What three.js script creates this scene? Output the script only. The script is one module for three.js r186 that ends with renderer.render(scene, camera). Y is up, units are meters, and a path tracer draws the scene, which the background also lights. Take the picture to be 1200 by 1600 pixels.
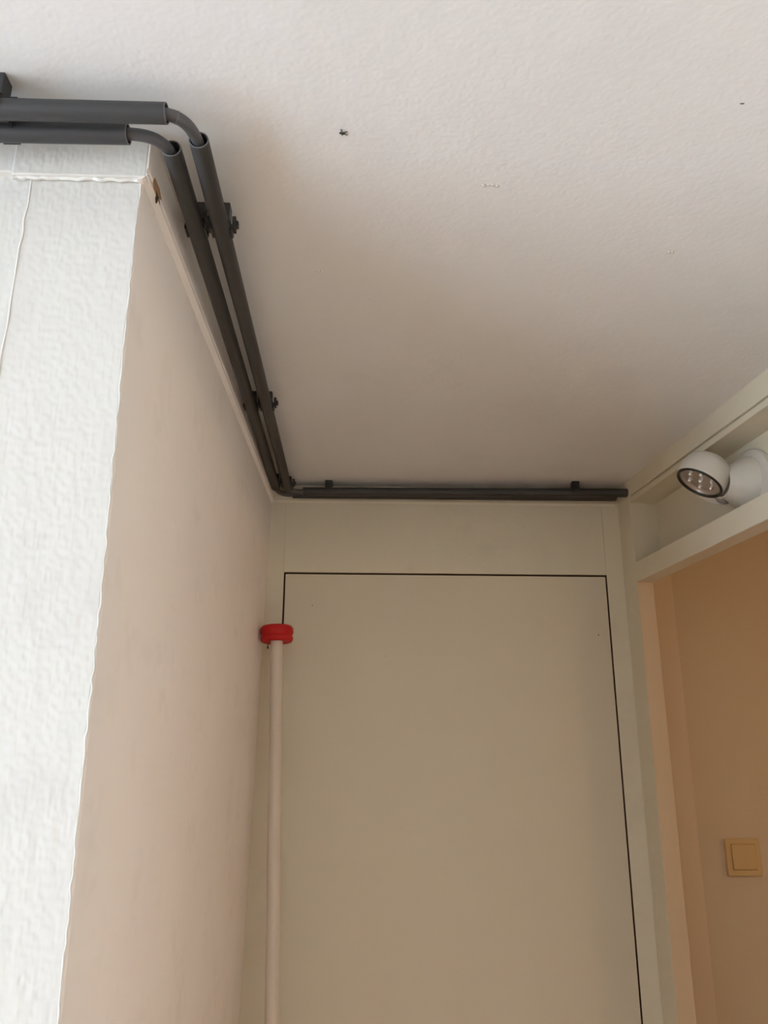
import * as THREE from 'three';
import { RoundedBoxGeometry } from 'three/addons/geometries/RoundedBoxGeometry.js';
import { mergeGeometries } from 'three/addons/utils/BufferGeometryUtils.js';

// ---------------------------------------------------------------- renderer, camera, sky, lamps, exposure
const renderer = new THREE.WebGLRenderer({ antialias: true });
renderer.toneMapping = THREE.LinearToneMapping;
renderer.toneMappingExposure = 1.62;
renderer.shadowMap.enabled = true;
renderer.shadowMap.type = THREE.PCFSoftShadowMap;

const scene = new THREE.Scene();
scene.background = new THREE.Color().setRGB(0.80, 0.98, 1.18);   // flat overcast sky, seen only by the windows
scene.backgroundIntensity = 5.9;
scene.environmentIntensity = 5.9;

const PITCH = Math.atan(383.5 / 1244);
const camera = new THREE.PerspectiveCamera(2 * Math.atan(800 / 1244) * 180 / Math.PI, 1200 / 1600, 0.02, 30);
camera.position.set(0, 1.75, 0);
camera.rotation.order = 'YXZ';
camera.rotation.set(PITCH, -1.78 * Math.PI / 180, 0.15 * Math.PI / 180);

// levels of the room, metres
const CEIL = 2.345, TOP = 2.40, BACK = -1.7, COL = -0.663;
const HALL_LAMP = { pos: [2.05, 1.95, -0.9], color: [1.0, 0.62, 0.30], power: 0.5 };

// ---------------------------------------------------------------- helpers
let seed = 7;
const rnd = () => { seed = (seed * 1664525 + 1013904223) >>> 0; return seed / 4294967296; };
const used = {};
function numbered(name) { const n = used[name] = (used[name] ?? -1) + 1; return n ? `${name}_${String(n).padStart(3, '0')}` : name; }
function mesh(name, geo, mat, parent) {
  const m = new THREE.Mesh(geo, mat);
  m.castShadow = m.receiveShadow = true;
  m.name = parent ? name : numbered(name);
  if (parent && parent.children.some((c) => c.name === m.name)) {
    let k = 1; while (parent.children.some((c) => c.name === `${name}_${String(k).padStart(3, '0')}`)) k++;
    m.name = `${name}_${String(k).padStart(3, '0')}`;
  }
  (parent ?? scene).add(m);
  return m;
}
function struct(name, geo, mat, label) {
  const m = geo ? mesh(name, geo, mat) : new THREE.Group();
  if (!geo) { m.name = numbered(name); scene.add(m); }
  m.userData.kind = 'structure';
  if (label) m.userData.label = label;
  return m;
}
function thing(name, label, category, pos = [0, 0, 0], group) {
  const g = new THREE.Group(); g.name = numbered(name); g.position.set(...pos); scene.add(g);
  g.userData = { label, category }; if (group) g.userData.group = group;
  return g;
}
// uv in metres from each face's main direction
function uvMetres(g0) {
  const g = g0.index ? g0.toNonIndexed() : g0;
  const p = g.attributes.position, n = g.attributes.normal, uv = new Float32Array(p.count * 2);
  for (let t = 0; t < p.count; t += 3) {
    const a = [0, 0, 0];
    for (let k = 0; k < 3; k++) { a[0] += Math.abs(n.getX(t + k)); a[1] += Math.abs(n.getY(t + k)); a[2] += Math.abs(n.getZ(t + k)); }
    const m = a.indexOf(Math.max(...a));
    for (let k = 0; k < 3; k++) {
      const x = p.getX(t + k), y = p.getY(t + k), z = p.getZ(t + k);
      uv[(t + k) * 2] = m === 0 ? z : x; uv[(t + k) * 2 + 1] = m === 1 ? z : y;
    }
  }
  g.setAttribute('uv', new THREE.BufferAttribute(uv, 2));
  return g;
}
function box(x0, y0, z0, x1, y1, z1, r = 0.0015) {
  const w = x1 - x0, h = y1 - y0, d = z1 - z0;
  const g = r ? new RoundedBoxGeometry(w, h, d, 2, Math.min(r, w / 2.1, h / 2.1, d / 2.1)) : new THREE.BoxGeometry(w, h, d);
  g.translate((x0 + x1) / 2, (y0 + y1) / 2, (z0 + z1) / 2);
  return uvMetres(g);
}
const join = (list) => mergeGeometries(list.map((g) => { const n = g.index ? g.toNonIndexed() : g; for (const k of Object.keys(n.attributes)) if (!['position', 'normal', 'uv'].includes(k)) n.deleteAttribute(k); return n; }));

// periodic value noise, and textures made from it
function noise2(per, sd, perY = per) {
  const v = new Float32Array(per * perY); let s = sd >>> 0;
  for (let i = 0; i < v.length; i++) { s = (s * 1664525 + 1013904223) >>> 0; v[i] = s / 4294967296; }
  const f = (t) => t * t * (3 - 2 * t);
  return (x, y) => {
    const xi = Math.floor(x), yi = Math.floor(y), a = f(x - xi), b = f(y - yi);
    const at = (i, j) => v[(((j % perY) + perY) % perY) * per + (((i % per) + per) % per)];
    return (at(xi, yi) * (1 - a) + at(xi + 1, yi) * a) * (1 - b) + (at(xi, yi + 1) * (1 - a) + at(xi + 1, yi + 1) * a) * b;
  };
}
function texture(size, metres, fn, color) {
  const d = new Uint8Array(size * size * 4);
  for (let j = 0; j < size; j++) for (let i = 0; i < size; i++) {
    const c = fn(i / size, j / size), o = (j * size + i) * 4;
    for (let k = 0; k < 3; k++) d[o + k] = Math.max(0, Math.min(255, Math.round(255 * (Array.isArray(c) ? c[k] : c))));
    d[o + 3] = 255;
  }
  const t = new THREE.DataTexture(d, size, size);
  t.wrapS = t.wrapT = THREE.RepeatWrapping; t.magFilter = THREE.LinearFilter; t.minFilter = THREE.LinearMipmapLinearFilter;
  t.generateMipmaps = true; t.repeat.set(1 / metres, 1 / metres);
  if (color) t.colorSpace = THREE.SRGBColorSpace;
  t.needsUpdate = true;
  return t;
}
const n8 = noise2(8, 11), n16 = noise2(16, 5), n64 = noise2(64, 21), n128 = noise2(128, 33), n256 = noise2(256, 91), brushA = noise2(256, 17, 64), brushB = noise2(64, 29, 16), brushC = noise2(16, 41, 8);
// orange-peel plaster of the ceiling
const ceilingBump = texture(1024, 0.8, (u, v) => 0.30 * n128(u * 128, v * 128) + 0.30 * n256(u * 256, v * 256) + 0.25 * n64(u * 64, v * 64) + 0.15 * n16(u * 16, v * 16));
// roller and brush marks on the column, drawn out upright
const columnBump = texture(1024, 0.6, (u, v) => 0.22 * brushA(u * 256, v * 64) + 0.38 * n128(u * 128, v * 128) + 0.2 * brushB(u * 64, v * 16) + 0.2 * brushC(u * 16, v * 8));
const smoothBump = texture(512, 0.6, (u, v) => 0.5 * n128(u * 128, v * 128) + 0.5 * n16(u * 16, v * 16));
const grime = (base, amount) => (u, v) => {
  const k = Math.max(0, n16(u * 16, v * 16) * 0.6 + n64(u * 64, v * 64) * 0.4 - 0.58) * amount + (n8(u * 8, v * 8) - 0.5) * 0.012;
  return base.map((c) => c * (1 - k));
};
const toS = (l) => l.map((c) => (c <= 0.0031308 ? c * 12.92 : 1.055 * Math.pow(c, 1 / 2.4) - 0.055));
const columnMap = texture(512, 1.1, grime(toS([0.69, 0.67, 0.625]), 0.09), true);
const ceilingMap = texture(512, 1.7, grime(toS([0.80, 0.79, 0.77]), 0.04), true);
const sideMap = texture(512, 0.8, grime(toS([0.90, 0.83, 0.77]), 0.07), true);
const paintMap = texture(512, 0.9, grime(toS([0.73, 0.66, 0.515]), 0.06), true);

const std = (rgb, rough, o = {}) => new THREE.MeshStandardMaterial({ color: rgb ? new THREE.Color().setRGB(...rgb) : 0xffffff, roughness: rough, ...o });
const M = {
  ceiling: std(null, 0.85, { map: ceilingMap, bumpMap: ceilingBump, bumpScale: 0.00045 }),
  column: std(null, 0.55, { map: columnMap, bumpMap: columnBump, bumpScale: 0.0008 }),
  paint: std(null, 0.5, { map: paintMap, bumpMap: smoothBump, bumpScale: 0.0003 }),
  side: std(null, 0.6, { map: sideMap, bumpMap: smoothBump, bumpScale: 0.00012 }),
  ridge: std([0.74, 0.72, 0.675], 0.5),
  door: std([0.69, 0.615, 0.475], 0.42, { bumpMap: smoothBump, bumpScale: 0.00012 }),
  peach: std([0.72, 0.60, 0.43], 0.8, { bumpMap: columnBump, bumpScale: 0.0006 }),
  hallTrim: std([0.80, 0.66, 0.49], 0.55),
  floor: std([0.38, 0.21, 0.10], 0.5),
  dark: std([0.03, 0.025, 0.02], 0.9),
  warmWall: std([0.90, 0.75, 0.62], 0.8),
  roomWall: std([0.75, 0.68, 0.59], 0.85),
  conduit: std([0.037, 0.0375, 0.0385], 0.5),
  conduitIn: std([0.02, 0.02, 0.02], 0.8),
  tube: std([0.075, 0.077, 0.083], 0.35),
  clip: std([0.028, 0.029, 0.031], 0.45),
  white: std([0.64, 0.59, 0.52], 0.36),
  black: std([0.012, 0.012, 0.012], 0.35),
  red: std([0.52, 0.003, 0.004], 0.55),
  pole: std([0.68, 0.59, 0.49], 0.35),
  cream: std([0.70, 0.51, 0.25], 0.35),
  reflector: std([0.45, 0.40, 0.36], 0.28, { metalness: 0.7 }),
  led: std([0.92, 0.9, 0.87], 0.1, { metalness: 0.55 }),
  sensor: std([0.24, 0.22, 0.20], 0.4),
  wood: std([0.30, 0.16, 0.075], 0.8),
  insect: std([0.012, 0.010, 0.009], 0.6),
  wing: std([0.16, 0.15, 0.14], 0.5),
  skirting: std([0.74, 0.72, 0.68], 0.5),
  glass: new THREE.MeshPhysicalMaterial({ color: 0xffffff, transmission: 1, roughness: 0, thickness: 0, ior: 1.45 }),
};

// ---------------------------------------------------------------- structure: ceiling, floor, walls
const XL = -3.2, XR = 3.0, ZF = 3.4, ZH = -2.0;
const TILT = 0.0128, ceilY = (z) => CEIL + 0.0005 + TILT * (z + 0.75);      // the ceiling falls a little towards the back
const ceiling = struct('ceiling', box(XL - 0.2, ceilY(-2.2), ZH - 0.2, XR + 0.2, 2.60, ZF + 0.2, 0), M.ceiling, 'matt white plastered ceiling with small marks and flakes');
{ const p = ceiling.geometry.attributes.position; for (let i = 0; i < p.count; i++) if (p.getY(i) < 2.5) p.setY(i, ceilY(p.getZ(i))); ceiling.geometry.computeVertexNormals(); }
struct('floor', box(XL - 0.2, -0.16, ZH - 0.2, XR + 0.2, 0, ZF + 0.2, 0), M.floor);

// column with the left side wall of the niche: rings up the height, slightly out of true as the old plaster is
const lerp = (a, b, t) => a + (b - a) * t;
const FRONT_X = [[0, -0.205], [1.566, -0.2120], [1.741, -0.2139], [1.87, -0.2144], [1.953, -0.2156], [2.125, -0.2188], [2.244, -0.2200], [2.29, -0.2185], [CEIL, -0.2160], [2.5, -0.2160]];
function frontX(y) { for (let i = 1; i < FRONT_X.length; i++) if (y <= FRONT_X[i][0]) return lerp(FRONT_X[i - 1][1], FRONT_X[i][1], (y - FRONT_X[i - 1][0]) / (FRONT_X[i][0] - FRONT_X[i - 1][0])); return FRONT_X.at(-1)[1]; }
const backX = (y) => -0.1986 + 0.0148 * (y - 2.286);
const sideX = (y, z) => lerp(frontX(y), backX(y), Math.min(1, Math.max(0, (z - COL) / (BACK - COL))));
{
  const rows = [0, 0.6, 1.1]; for (let y = 1.3; y < TOP; y += 0.0115) rows.push(y);
  const rings = rows.map((y, i) => {
    const x = frontX(y) + (i > 2 ? (rnd() - 0.5) * 0.0012 : 0), b = backX(y), r = 0.0016 + (i > 2 ? rnd() * 0.0012 : 0);
    return [[-0.333, COL], [x - r, COL], [x - r * 0.3, COL - r * 0.3], [lerp(frontX(y), b, 0.004), COL - 0.0042], [lerp(frontX(y), b, 0.5), lerp(COL, BACK, 0.5)], [b, BACK], [b, BACK - 0.1], [-0.333, BACK - 0.1]].map(([X, Z]) => [X, y, Z]);
  });
  const pos = [], N = rings[0].length;
  for (let i = 0; i + 1 < rings.length; i++) for (let k = 0; k < N; k++) {
    const a = rings[i][k], b = rings[i][(k + 1) % N], c = rings[i + 1][(k + 1) % N], d = rings[i + 1][k];
    pos.push(...a, ...b, ...c, ...a, ...c, ...d);
  }
  const g = new THREE.BufferGeometry(); g.setAttribute('position', new THREE.Float32BufferAttribute(pos, 3)); g.computeVertexNormals();
  const split = (want) => { const q = []; for (let t = 0; t < pos.length; t += 9) { const side = Math.floor(t / 18) % N >= 2 && Math.floor(t / 18) % N <= 4; if (side === want) q.push(...pos.slice(t, t + 9)); } const h = new THREE.BufferGeometry(); h.setAttribute('position', new THREE.Float32BufferAttribute(q, 3)); h.computeVertexNormals(); return uvMetres(h); };
  const col = struct('wall_column', split(false), M.column, 'white roller-painted front of the column, brightly lit');
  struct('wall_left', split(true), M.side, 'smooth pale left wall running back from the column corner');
  // ridges of old paint down the corner and down the seam of the column front
  const bead = (x0, x1, z, y0, y1, r, n, name, jit = 0.0016) => {
    const pts = []; for (let i = 0; i <= n; i++) { const y = lerp(y0, y1, i / n); pts.push(new THREE.Vector3((typeof x0 === 'function' ? x0(y) : lerp(x0, x1, i / n)) + (rnd() - 0.5) * jit, y, z + (rnd() - 0.5) * 0.0006)); }
    mesh(name, new THREE.TubeGeometry(new THREE.CatmullRomCurve3(pts), n * 3, r, 6, false), M.ridge, col);
  };
  bead(-0.3335, -0.327, COL - 0.0002, 1.6, 2.291, 0.0011, 46, 'paint_ridge');
  bead((y) => frontX(y) - 0.0014, 0, COL - 0.0007, 1.45, 2.292, 0.0010, 110, 'corner_ridge', 0.0015);
  // crack of filler under the trim
  const pts = []; for (let i = 0; i <= 26; i++) pts.push(new THREE.Vector3(lerp(-0.344, -0.2165, i / 26), 2.2925 + (rnd() - 0.5) * 0.002, COL + 0.003 + (rnd() - 0.5) * 0.001));
  mesh('filler_bead', new THREE.TubeGeometry(new THREE.CatmullRomCurve3(pts), 60, 0.0022, 6, false), M.ridge, col);
}
// wall that carries on to the left of the column, out to the window wall
struct('wall_front', join([box(XL, 0, COL - 0.2, -0.332, TOP, COL - 0.004, 0), box(XL, 2.299, COL - 0.01, -0.3435, TOP, COL + 0.003, 0.001)]), M.column);

// end wall of the niche: boards round the flush door
const back = struct('wall_back', box(-0.24, 0, BACK - 0.10, 0.62, TOP, BACK - 0.06, 0), M.dark, 'painted boards framing the flush door in the end wall');
mesh('header_board', box(-0.1665, 2.1350, BACK - 0.06, 0.5435, TOP, BACK), M.paint, back);
mesh('side_board', box(-0.24, 0, BACK - 0.06, -0.1642, TOP, BACK - 0.0006), M.paint, back);
mesh('side_board', box(0.5434, 0, BACK - 0.06, 0.60, TOP, BACK - 0.0008), M.paint, back);

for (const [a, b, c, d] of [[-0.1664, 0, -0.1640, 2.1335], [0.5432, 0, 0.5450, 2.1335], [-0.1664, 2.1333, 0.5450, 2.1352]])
  mesh('gap_dark_strip', box(a, b, BACK - 0.05, c, d, BACK - 0.0012, 0), M.gapDark ??= std([0.10, 0.065, 0.035], 0.9), back);  // added strips whose dark colour deepens the gap round the door

// right wall: a timber frame with a shallow box over the doorway; x runs into the wall, z along it towards the camera
const right = struct('wall_right', null, null, 'white painted timber frame with an open box above the doorway');
right.position.set(0.582, 0, BACK); right.rotation.y = 0.10276;
const U0 = 0.0603, UE = 0.93, UX = 5.3;
mesh('post', box(0, 0, -0.03, 0.036, 2.2995, U0), M.paint, right);
mesh('jamb_light_sheet', box(0.0004, 0, U0 - 0.001, 0.0356, 2.1075, U0 + 0.0008, 0.0005), M.jambLight ??= std([0.70, 0.54, 0.36], 0.5), right);  // added sheet, orange hall light on the white jamb put into its colour
mesh('upper_board', box(0, 2.2990, -0.03, 0.075, TOP, UX), M.paint, right);
mesh('bead_strip', box(0.0015, 2.2838, U0 - 0.03, 0.075, 2.2956, UX, 0.001), M.paint, right);
mesh('shadow_gap_strip', box(0.006, 2.290, -0.02, 0.07, 2.3005, UX, 0), M.paint, right);
mesh('box_end_panel', box(0.004, 2.125, -0.02, 0.075, 2.290, U0 - 0.0008), M.paint, right);
mesh('box_back_panel', box(0.0612, 2.128, U0 - 0.02, 0.075, 2.290, UX), M.paint, right);
mesh('lower_beam', box(0, 2.1073, U0 - 0.002, 0.038, 2.1500, UX), M.paint, right);
mesh('box_shelf', box(0.03, 2.128, U0 - 0.01, 0.07, 2.146, UX), M.paint, right);
mesh('wall_panel', box(0.001, 0, UE, 0.075, 2.11, UX, 0), M.warmWall, right);
mesh('end_cover', box(0.03, 2.125, -0.33, 0.075, TOP, U0 - 0.02), M.peach, right);
mesh('seal_bead', new THREE.CylinderGeometry(0.0012, 0.0012, 2.27, 6).translate(0.0004, 1.135, 0.001), M.paint, right);

// hall beyond the doorway
struct('wall_hall', box(0.60, 0, ZH - 0.12, XR, TOP, ZH, 0), M.peach, 'warm peach hall wall beyond the doorway');
struct('wall_hall', box(0.59, 0, ZH - 0.05, 0.640, TOP, BACK, 0), M.peach);
struct('trim_hall', box(0.66, 0, ZH - 0.002, 0.8030, TOP, ZH + 0.014, 0.002), M.hallTrim, 'flat peach upright board beside the hall wall');
struct('wall_hall', box(XR, 0, ZH - 0.12, XR + 0.15, TOP, ZF, 0), M.peach);

// trim under the ceiling
const trimProfile = (t, h) => { const s = new THREE.Shape(); s.moveTo(-0.004, -0.0008); s.lineTo(0.0002, 0); s.lineTo(t, 0.0052); s.lineTo(t, 0.0062); s.lineTo(t * 0.8, 0.0070); s.lineTo(t * 0.8, 0.0115); s.lineTo(t, 0.0135); s.lineTo(t, h); s.lineTo(-0.004, h); s.closePath(); return s; };
function trimRun(name, a, b, y, t, mat, label) {      // a to b on the wall, the room on the left of the way
  const len = Math.hypot(b[0] - a[0], b[1] - a[1]);
  const g = new THREE.ExtrudeGeometry(trimProfile(t, TOP - y), { depth: len, bevelEnabled: false });
  g.rotateY(Math.atan2(b[0] - a[0], b[1] - a[1])); g.translate(a[0], y, a[1]);
  return struct(name, uvMetres(g), mat, label);
}
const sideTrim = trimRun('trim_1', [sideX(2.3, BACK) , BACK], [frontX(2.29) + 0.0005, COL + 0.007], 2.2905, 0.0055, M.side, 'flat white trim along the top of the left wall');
trimRun('trim_2', [0.575, BACK], [-0.197, BACK], 2.2932, 0.003, M.paint, 'thin white trim along the top of the end wall');
struct('trim_3', box(-0.344, 2.2930, COL - 0.004, -0.2140, TOP, COL + 0.0075, 0.0015), M.column, 'white block trim across the top of the column');

// room behind the camera: window wall on the left, rear wall
const WY0 = 0.06, WY1 = 2.28;
const winWall = struct('wall_window', null);
const WZ = [-0.57, 0.90, 1.00, 2.50];
mesh('wall_pier', box(XL - 0.2, 0, COL - 0.2, XL, TOP, WZ[0], 0), M.roomWall, winWall);
mesh('wall_pier', box(XL - 0.2, WY0, WZ[1], XL, WY1, WZ[2], 0), M.roomWall, winWall);
mesh('wall_pier', box(XL - 0.2, 0, WZ[3], XL, TOP, ZF + 0.2, 0), M.roomWall, winWall);
mesh('wall_apron', box(XL - 0.2, 0, WZ[0], XL, WY0, WZ[3], 0), M.roomWall, winWall);
mesh('wall_lintel', box(XL - 0.2, WY1, WZ[0], XL, TOP, WZ[3], 0), M.roomWall, winWall);
struct('wall_rear', box(XL - 0.2, 0, ZF, XR + 0.2, TOP, ZF + 0.2, 0), M.roomWall);

// ---------------------------------------------------------------- flush door in the end wall
{
  const d = struct('door_1', box(-0.1610, 0.02, BACK - 0.022, 0.5402, 2.1308, BACK + 0.0004, 0.001), M.door, 'large flush white cupboard door with no handle in the end wall');
  for (const [x, y, r] of [[-0.1009, 2.0621, 0.0013], [0.5152, 2.0032, 0.0016], [0.056, 1.955, 0.0007]])
    mesh('nail_hole', new THREE.CylinderGeometry(r, r, 0.0006, 10).rotateX(Math.PI / 2).translate(x, y, BACK + 0.0005), M.wood, d);
}

// ---------------------------------------------------------------- conduits
const PR = 0.0095;
function pipeGeo(len) {
  const g = new THREE.LatheGeometry([[0.0081, 0], [PR - 0.0003, 0], [PR, 0.0004], [PR, len - 0.0004], [PR - 0.0003, len], [0.0081, len], [0.0081, 0]].map((p) => new THREE.Vector2(...p)), 40);
  return g;
}
function conduit(a, b, label, group) {
  const A = new THREE.Vector3(...a), d = new THREE.Vector3(...b).sub(A), len = d.length();
  const m = mesh('conduit_pipe', pipeGeo(len), M.conduit);
  m.position.copy(A); m.quaternion.setFromUnitVectors(new THREE.Vector3(0, 1, 0), d.normalize());
  for (const [k, y] of [['cut_rim', 0], ['cut_rim', len]]) mesh(k, new THREE.TorusGeometry(PR - 0.0007, 0.00072, 8, 40).rotateX(Math.PI / 2).translate(0, y, 0), M.rim ??= std([0.12, 0.122, 0.125], 0.5), m);
  m.userData = { label, category: 'conduit', group };
  return m;
}
const PY = 2.313, BY = 2.3095;
const GP = 'grey conduits under the ceiling';
conduit([-0.62, PY, -0.5962], [-0.1818, PY, -0.5952], 'upper grey conduit across the column top, its open end farther right', GP);
conduit([-0.62, PY, -0.6265], [-0.2238, PY, -0.6222], 'lower grey conduit across the column top, its open end tucked below the upper one', GP);
conduit([-0.1870, PY, -0.6393], [-0.1850, PY, -1.648], 'grey conduit running back along the left wall, the one close to the wall', GP);
conduit([-0.1585, PY, -0.6275], [-0.1595, PY, -1.6600], 'grey conduit running back along the ceiling, the outer one with stepped clips', GP);
conduit([-0.1265, BY, -1.6680], [0.5880, BY, -1.6500], 'grey conduit above the flush door, the front one with two clips', GP);
conduit([-0.1500, BY, -1.6872], [0.5720, BY, -1.6800], 'grey conduit above the flush door, the shaded one against the wall', GP);

function tube(pts, r, label, ringAt) {
  const curve = new THREE.CubicBezierCurve3(...pts.map((p) => new THREE.Vector3(...p)));
  const t = thing('bent_tube', label, 'tube', pts[0], 'inner tubes bending between conduits');
  const g = new THREE.TubeGeometry(curve, 40, r, 20, false).translate(-pts[0][0], -pts[0][1], -pts[0][2]);
  mesh('sleeve', g, M.tube, t);
  if (ringAt) {
    const p = curve.getPoint(ringAt), q = curve.getTangent(ringAt);
    const ring = mesh('seam_ring', new THREE.CylinderGeometry(r + 0.00025, r + 0.00025, 0.0012, 24), M.tubeSeam ??= std([0.12, 0.123, 0.13], 0.35), t);
    ring.position.copy(p).sub(new THREE.Vector3(...pts[0])); ring.quaternion.setFromUnitVectors(new THREE.Vector3(0, 1, 0), q);
  }
}
tube([[-0.2000, PY, -0.5955], [-0.168, PY + 0.001, -0.5945], [-0.1590, PY, -0.607], [-0.1587, PY, -0.650]], 0.0058, 'grey tube bending from the upper column conduit into the outer ceiling conduit', 0.36);
tube([[-0.2420, PY, -0.6225], [-0.205, PY + 0.001, -0.6205], [-0.1880, PY, -0.625], [-0.1869, PY, -0.662]], 0.0058, 'grey tube bending from the lower column conduit into the conduit by the wall', 0.78);
tube([[-0.1595, PY, -1.640], [-0.1596, PY - 0.002, -1.672], [-0.150, BY, -1.669], [-0.110, BY, -1.6676]], 0.0055, 'grey tube in the far corner bending into the front conduit above the door');
tube([[-0.1851, PY, -1.632], [-0.1852, PY - 0.004, -1.686], [-0.172, BY - 0.002, -1.6885], [-0.130, BY, -1.6870]], 0.0055, 'grey tube in the far corner bending into the rear conduit above the door');

// saddle clips: a foot on the ceiling, a cradle whose two arms hold the pipe, a coupling lug on one side
function clipParts(t, drop) {
  const L = 0.016, cy = -drop, out = 0.0122, inn = PR + 0.0002;
  mesh('foot', box(-0.0085, cy + PR + 0.001, -L / 2, 0.0085, 0, L / 2, 0.001), M.clip, t);
  const s = new THREE.Shape(); const a0 = -0.32, a1 = Math.PI + 0.32;
  s.absarc(0, cy, out, a0, a1, false); s.absarc(0, cy, inn, a1, a0, true); s.closePath();
  const g = new THREE.ExtrudeGeometry(s, { depth: L, bevelEnabled: false, curveSegments: 24 }).translate(0, 0, -L / 2);
  mesh('cradle', g, M.clip, t);
  mesh('coupling_lug', join([box(out - 0.001, cy + 0.001, -L / 2 + 0.002, out + 0.0032, cy + 0.0165, L / 2 - 0.003, 0.0006), box(out + 0.003, cy + 0.004, -L / 2 + 0.006, out + 0.0062, cy + 0.0105, L / 2 - 0.003, 0.0006)]), M.clip, t);
}
function clip(x, y, z, turn, label) {
  const t = thing('pipe_clip', label, 'clip', [x, ceilY(z), z], 'saddle clips holding the conduits'); t.rotation.y = turn;
  clipParts(t, ceilY(z) - y);
}
const rx = (z) => lerp(-0.1585, -0.1595, (z + 0.6275) / -1.0325), lx = (z) => lerp(-0.1870, -0.1850, (z + 0.6393) / -1.0087);
clip(rx(-0.765), PY, -0.765, 0, 'dark stepped clip on the outer ceiling conduit, nearest the open ends');
clip(rx(-1.235), PY, -1.235, 0, 'dark stepped clip on the outer ceiling conduit, halfway to the far corner');
clip(rx(-1.645), PY, -1.645, 0, 'dark stepped clip on the outer ceiling conduit, right at the far corner');
clip(lx(-0.765), PY, -0.765, 0, 'dark clip on the conduit by the left wall, nearest the column edge');
clip(lx(-1.235), PY, -1.235, 0, 'dark clip on the conduit by the left wall, halfway to the far corner');
clip(lx(-1.630), PY, -1.630, 0, 'dark clip on the conduit by the left wall, right at the far corner');
const bz = (x) => lerp(-1.6680, -1.6500, (x + 0.1265) / 0.7145);
clip(-0.070, BY, bz(-0.070), Math.PI / 2 * -1, 'small dark clip above the flush door, the one towards the left corner');
clip(0.474, BY, bz(0.474), Math.PI / 2 * -1, 'small dark clip above the flush door, the one towards the right end');
clip(-0.337, PY, -0.5957, Math.PI / 2 * -1, 'dark clip holding the upper of the two conduits across the column top');
clip(-0.337, PY, -0.6236, Math.PI / 2 * -1, 'dark clip holding the lower of the two conduits across the column top');

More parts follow.
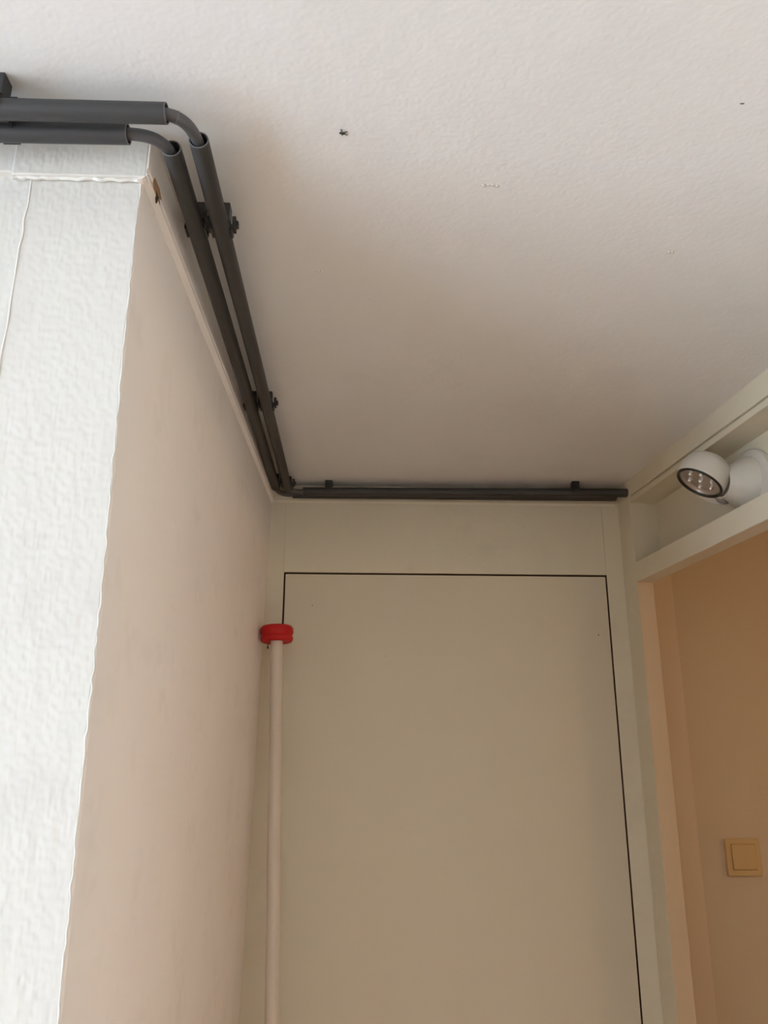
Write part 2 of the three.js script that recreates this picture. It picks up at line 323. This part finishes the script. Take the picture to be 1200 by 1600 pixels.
// ---------------------------------------------------------------- swivel lamp with a sensor, in the box above the doorway
{
  const onWall = (off, y, along) => [0.582 + 0.99473 * off + 0.10258 * along, y, BACK - 0.10258 * off + 0.99473 * along];
  const base = onWall(0.0612, 2.2075, 0.418);
  const t = thing('sensor_lamp', 'round white swivel lamp with seven clear bulbs mounted in the open box', 'lamp', base);
  const inward = new THREE.Vector3(-0.99473, 0, 0.10258);
  const place = (m, dir, at) => { m.quaternion.setFromUnitVectors(new THREE.Vector3(0, 1, 0), dir); m.position.set(at[0] - base[0], at[1] - base[1], at[2] - base[2]); return m; };
  const lathe = (pts, seg = 56) => new THREE.LatheGeometry(pts.map((p) => new THREE.Vector2(...p)), seg);
  place(mesh('mount_plate', lathe([[0, 0], [0.060, 0], [0.0605, 0.002], [0.0605, 0.009], [0.0595, 0.0105], [0.0575, 0.0118], [0.047, 0.0155], [0, 0.0165]]), M.white, t), inward, base);
  const cupAt = [base[0] + inward.x * 0.0115, base[1], base[2] + inward.z * 0.0115];
  place(mesh('swivel_cup', lathe([[0, 0], [0.0475, 0], [0.0472, 0.004], [0.0440, 0.013], [0.0390, 0.0225], [0.0335, 0.0325], [0.0290, 0.0415], [0.0272, 0.0470], [0.0262, 0.0485], [0.0242, 0.0484], [0.022, 0.042], [0, 0.036]]), M.white, t), inward, cupAt);
  const n = new THREE.Vector3(-0.5543, -0.8322, -0.0126).normalize();       // where the lamp looks
  const lens = [0.5892, 2.2080, -1.2905];
  const up = n.clone().negate();
  const at = (k) => [lens[0] + up.x * k, lens[1] + up.y * k, lens[2] + up.z * k];
  place(mesh('head', lathe([[0.0395, -0.0005], [0.0412, 0.0], [0.0425, 0.004], [0.0432, 0.012], [0.0432, 0.0235], [0.0424, 0.0242], [0.0424, 0.0252], [0.0428, 0.026], [0.0408, 0.034], [0.0360, 0.042], [0.0275, 0.049], [0.016, 0.0535], [0, 0.055]]), M.white, t), up, lens);
  place(mesh('bezel', lathe([[0.0358, 0.004], [0.0358, -0.0012], [0.0385, -0.0030], [0.0407, -0.0020], [0.0414, 0.0010], [0.039, 0.004], [0.0358, 0.004]]), M.black, t), up, lens);
  const dish = place(mesh('reflector', lathe([[0.0368, 0.0], [0.0345, 0.0035], [0.0320, 0.0062], [0.0305, 0.0068], [0, 0.0068]]), M.reflector, t), up, lens);
  const MAJ = new THREE.Vector3(0.8176, -0.5473, 0.1789);
  MAJ.addScaledVector(n, -MAJ.dot(n)).normalize();                        // along the lens, down to the right
  const far = new THREE.Vector3().crossVectors(n, MAJ).normalize(); if (far.z > 0) far.negate();
  const back2dish = dish.quaternion.clone().invert(), MX = MAJ.clone().applyQuaternion(back2dish), FX = far.clone().applyQuaternion(back2dish);
  const spots = [[0, 0]]; for (let q = 0; q < 6; q++) { const a = (19 + 60 * q) * Math.PI / 180; spots.push([0.0222 * Math.cos(a), 0.0222 * Math.sin(a)]); }
  for (const [a, b] of spots) mesh('bulb', lathe([[0.0001, -0.0066], [0.0020, -0.0060], [0.0032, -0.0044], [0.0036, -0.0026], [0.0036, 0], [0.0043, 0.0003], [0.0043, 0.0012]], 20).translate(MX.x * a + FX.x * b, 0.0062, MX.z * a + FX.z * b), M.led, dish);
  place(mesh('lens_cover', new THREE.CircleGeometry(0.0364, 48).rotateX(Math.PI / 2).translate(0, -0.0008, 0), M.glass, t), up, lens);
  // chin on the far side of the head that holds the sensor
  const onHead = (m, a, b, c) => m.position.set(lens[0] - base[0], lens[1] - base[1], lens[2] - base[2]).addScaledVector(MAJ, a).addScaledVector(far, b).addScaledVector(up, c);
  const turnHead = new THREE.Quaternion().setFromRotationMatrix(new THREE.Matrix4().makeBasis(MAJ, up, new THREE.Vector3().crossVectors(MAJ, up)));
  const chin = mesh('sensor_pod', new THREE.SphereGeometry(1, 36, 24).scale(0.031, 0.014, 0.0125), M.white, t);
  chin.quaternion.copy(turnHead); onHead(chin, 0.025, 0.0445, 0.0115);
  const housing = mesh('sensor_housing', new THREE.SphereGeometry(1, 30, 20).scale(0.0155, 0.016, 0.0155), M.white, t);
  housing.quaternion.copy(turnHead); onHead(housing, 0.0425, 0.027, 0.0165);
  const eye = mesh('sensor_window', new THREE.SphereGeometry(1, 24, 14).scale(0.0125, 0.0065, 0.0095), M.sensor, t);
  eye.quaternion.copy(turnHead); onHead(eye, 0.0465, 0.029, 0.0050);
  place(mesh('grub_screw', lathe([[0, 0.0009], [0.0011, 0.0007], [0.0013, 0]], 12), M.black, t), new THREE.Vector3(-0.25, 0.93, 0.25).normalize(), [cupAt[0] + inward.x * 0.03 , cupAt[1] + 0.0335, cupAt[2] + inward.z * 0.03 + 0.006]);
  // screw in the top of the head
  place(mesh('screw', lathe([[0, 0.0015], [0.0016, 0.0012], [0.0022, 0]], 16), M.white, t), new THREE.Vector3(0.2, 0.9, 0.3).normalize(), [at(0.049)[0] - 0.012, at(0.049)[1] + 0.006, at(0.049)[2] + 0.018]);
}

// ---------------------------------------------------------------- light switch on the hall wall
{
  const t = thing('light_switch', 'square cream rocker switch on the peach hall wall', 'switch', [0.9065, 1.5285, ZH]);
  const plate = (w, h, d, r) => {
    const s = new THREE.Shape(), a = w / 2 - r, b = h / 2 - r;
    s.absarc(a, b, r, 0, Math.PI / 2); s.absarc(-a, b, r, Math.PI / 2, Math.PI); s.absarc(-a, -b, r, Math.PI, 1.5 * Math.PI); s.absarc(a, -b, r, 1.5 * Math.PI, 2 * Math.PI); s.closePath();
    return new THREE.ExtrudeGeometry(s, { depth: d - 0.0025, bevelThickness: 0.0025, bevelSize: 0.0022, bevelOffset: -0.0022, bevelSegments: 3, curveSegments: 6 });
  };
  mesh('frame', plate(0.081, 0.081, 0.0095, 0.003), M.cream, t);
  mesh('inset', plate(0.0600, 0.0580, 0.0030, 0.003).translate(0.001, 0.001, 0.0074), M.wood, t);
  const rocker = mesh('rocker', plate(0.0575, 0.0555, 0.0048, 0.003), M.cream, t);
  rocker.position.set(0.001, 0.001, 0.0082); rocker.rotation.x = -0.035;
}

// ---------------------------------------------------------------- white pole with a red cap, leaning in the corner
{
  const top = new THREE.Vector3(-0.1672, 1.992, -1.630), foot = new THREE.Vector3(-0.100, 0, -1.540);
  const t = thing('capped_pole', 'white pole with a grooved red cap leaning in the corner beside the door', 'pole', foot.toArray());
  const dir = top.clone().sub(foot), len = dir.length(); dir.normalize();
  const turn = new THREE.Quaternion().setFromUnitVectors(new THREE.Vector3(0, 1, 0), dir);
  const shaft = mesh('shaft', new THREE.CylinderGeometry(0.0128, 0.0128, len - 0.012, 40).translate(0, (len - 0.012) / 2, 0), M.pole, t); shaft.quaternion.copy(turn);
  const cap = mesh('red_cap', new THREE.LatheGeometry([[0.0126, -0.0105], [0.024, -0.0135], [0.0305, -0.0125], [0.0328, -0.0085], [0.0332, -0.0045], [0.0322, -0.0022], [0.0308, -0.0012], [0.0308, 0.0008], [0.0325, 0.0022], [0.0338, 0.006], [0.0334, 0.0145], [0.0300, 0.0190], [0.022, 0.0205], [0, 0.0208]].map((p) => new THREE.Vector2(...p)), 56), M.red, t);
  cap.position.copy(top).sub(foot).addScaledVector(dir, -0.006); cap.quaternion.copy(turn);
  const pin = mesh('hook', join([new THREE.CylinderGeometry(0.0010, 0.0010, 0.005, 10).toNonIndexed(), new THREE.SphereGeometry(0.0021, 10, 8).translate(0, -0.0045, 0).toNonIndexed()]), M.black, t);
  pin.position.copy(top).sub(foot).add(new THREE.Vector3(-0.0165, -0.026, 0.004));
}

// ---------------------------------------------------------------- small details on the surfaces
{ // dead fly on the ceiling
  const t = thing('fly', 'tiny dark fly sitting on the bright part of the ceiling', 'insect', [-0.0217, ceilY(-0.6494), -0.6494]);
  t.scale.setScalar(0.85);
  mesh('body', join([new THREE.SphereGeometry(0.0022, 16, 10).scale(1.25, 0.7, 0.75).translate(-0.0004, -0.0018, 0).toNonIndexed(), new THREE.SphereGeometry(0.0012, 12, 8).translate(-0.0032, -0.0016, 0.0002).toNonIndexed()]), M.insect, t);
  for (const s of [-1, 1]) mesh('wing', new THREE.SphereGeometry(0.002, 12, 8).scale(1.3, 0.12, 0.5).rotateY(s * 0.55).translate(0.003, -0.0015, -s * 0.0018), M.wing, t);
  for (const [a, b] of [[-0.9, 1], [0.1, 1], [-0.4, -1]]) mesh('leg', new THREE.CylinderGeometry(0.0004, 0.0003, 0.0046, 6).rotateX(b * 1.25).rotateY(a * 0.5).translate(-0.0012 + a * 0.0008, -0.0012, b * 0.0028), M.insect, t);
}
function flake(x, z, s, n) {      // crumbs of plaster standing out of the ceiling paint
  for (let k = 0; k < n; k++) mesh('paint_flake', new THREE.IcosahedronGeometry(s * (0.6 + rnd() * 0.6), 1).scale(1.3, 0.5, 0.8).rotateY(rnd() * 3).translate(x + (k - n / 2) * s * 1.7, ceilY(z), z + (rnd() - 0.5) * s), M.ridge, ceiling);
}
flake(0.14, -0.7203, 0.0028, 4); flake(-0.0552, -0.8849, 0.0020, 3); flake(0.379, -0.829, 0.0022, 2);
mesh('scuff', new THREE.SphereGeometry(0.0016, 10, 6).scale(1.5, 0.3, 0.6).translate(0.3597, ceilY(-0.6), -0.6004), M.wing, ceiling);
{ // chipped paint with bare wood near the front of the side trim
  const s = new THREE.Shape(); s.moveTo(-0.004, 0.010); s.lineTo(0.002, 0.0115); s.lineTo(0.0055, 0.006); s.lineTo(0.003, 0.002); s.lineTo(0.0042, -0.003); s.lineTo(-0.001, -0.0055); s.lineTo(-0.0035, -0.001); s.lineTo(-0.005, 0.004); s.closePath();
  const g = new THREE.ExtrudeGeometry(s, { depth: 0.0014, bevelEnabled: false }).scale(3.2, 0.95, 1).rotateY(Math.PI / 2).translate(sideX(2.3, -0.69) + 0.0046, 2.3005, -0.690);
  mesh('bare_wood_chip', g, M.chip ??= std([0.36, 0.20, 0.10], 0.8), sideTrim);
  const h = new THREE.Shape(); h.moveTo(-0.003, 0.003); h.lineTo(0.003, 0.003); h.lineTo(0.0005, -0.0055); h.closePath();
  mesh('chip_hole', new THREE.ExtrudeGeometry(h, { depth: 0.0014, bevelEnabled: false }).scale(1.8, 1.2, 1).rotateY(Math.PI / 2).translate(sideX(2.3, -0.69) + 0.0049, 2.2965, -0.690), M.dark, sideTrim);
}

// ---------------------------------------------------------------- hall lamp, out of the picture on the right
{
  const t = thing('hall_lamp', 'small warm globe lamp hanging in the hall beyond the doorway', 'lamp', HALL_LAMP.pos);
  const col = new THREE.Color().setRGB(...HALL_LAMP.color);
  mesh('globe', new THREE.SphereGeometry(0.06, 24, 16), std([0.9, 0.85, 0.75], 0.5, { emissive: col, emissiveIntensity: 2 }), t);
  mesh('rod', new THREE.CylinderGeometry(0.005, 0.005, CEIL - HALL_LAMP.pos[1] - 0.055, 12).translate(0, (CEIL - HALL_LAMP.pos[1] + 0.055) / 2, 0), M.white, t);
  const l = new THREE.PointLight(col, HALL_LAMP.power, 0, 2); l.castShadow = true; l.shadow.radius = 3; t.add(l);
}

renderer.render(scene, camera);
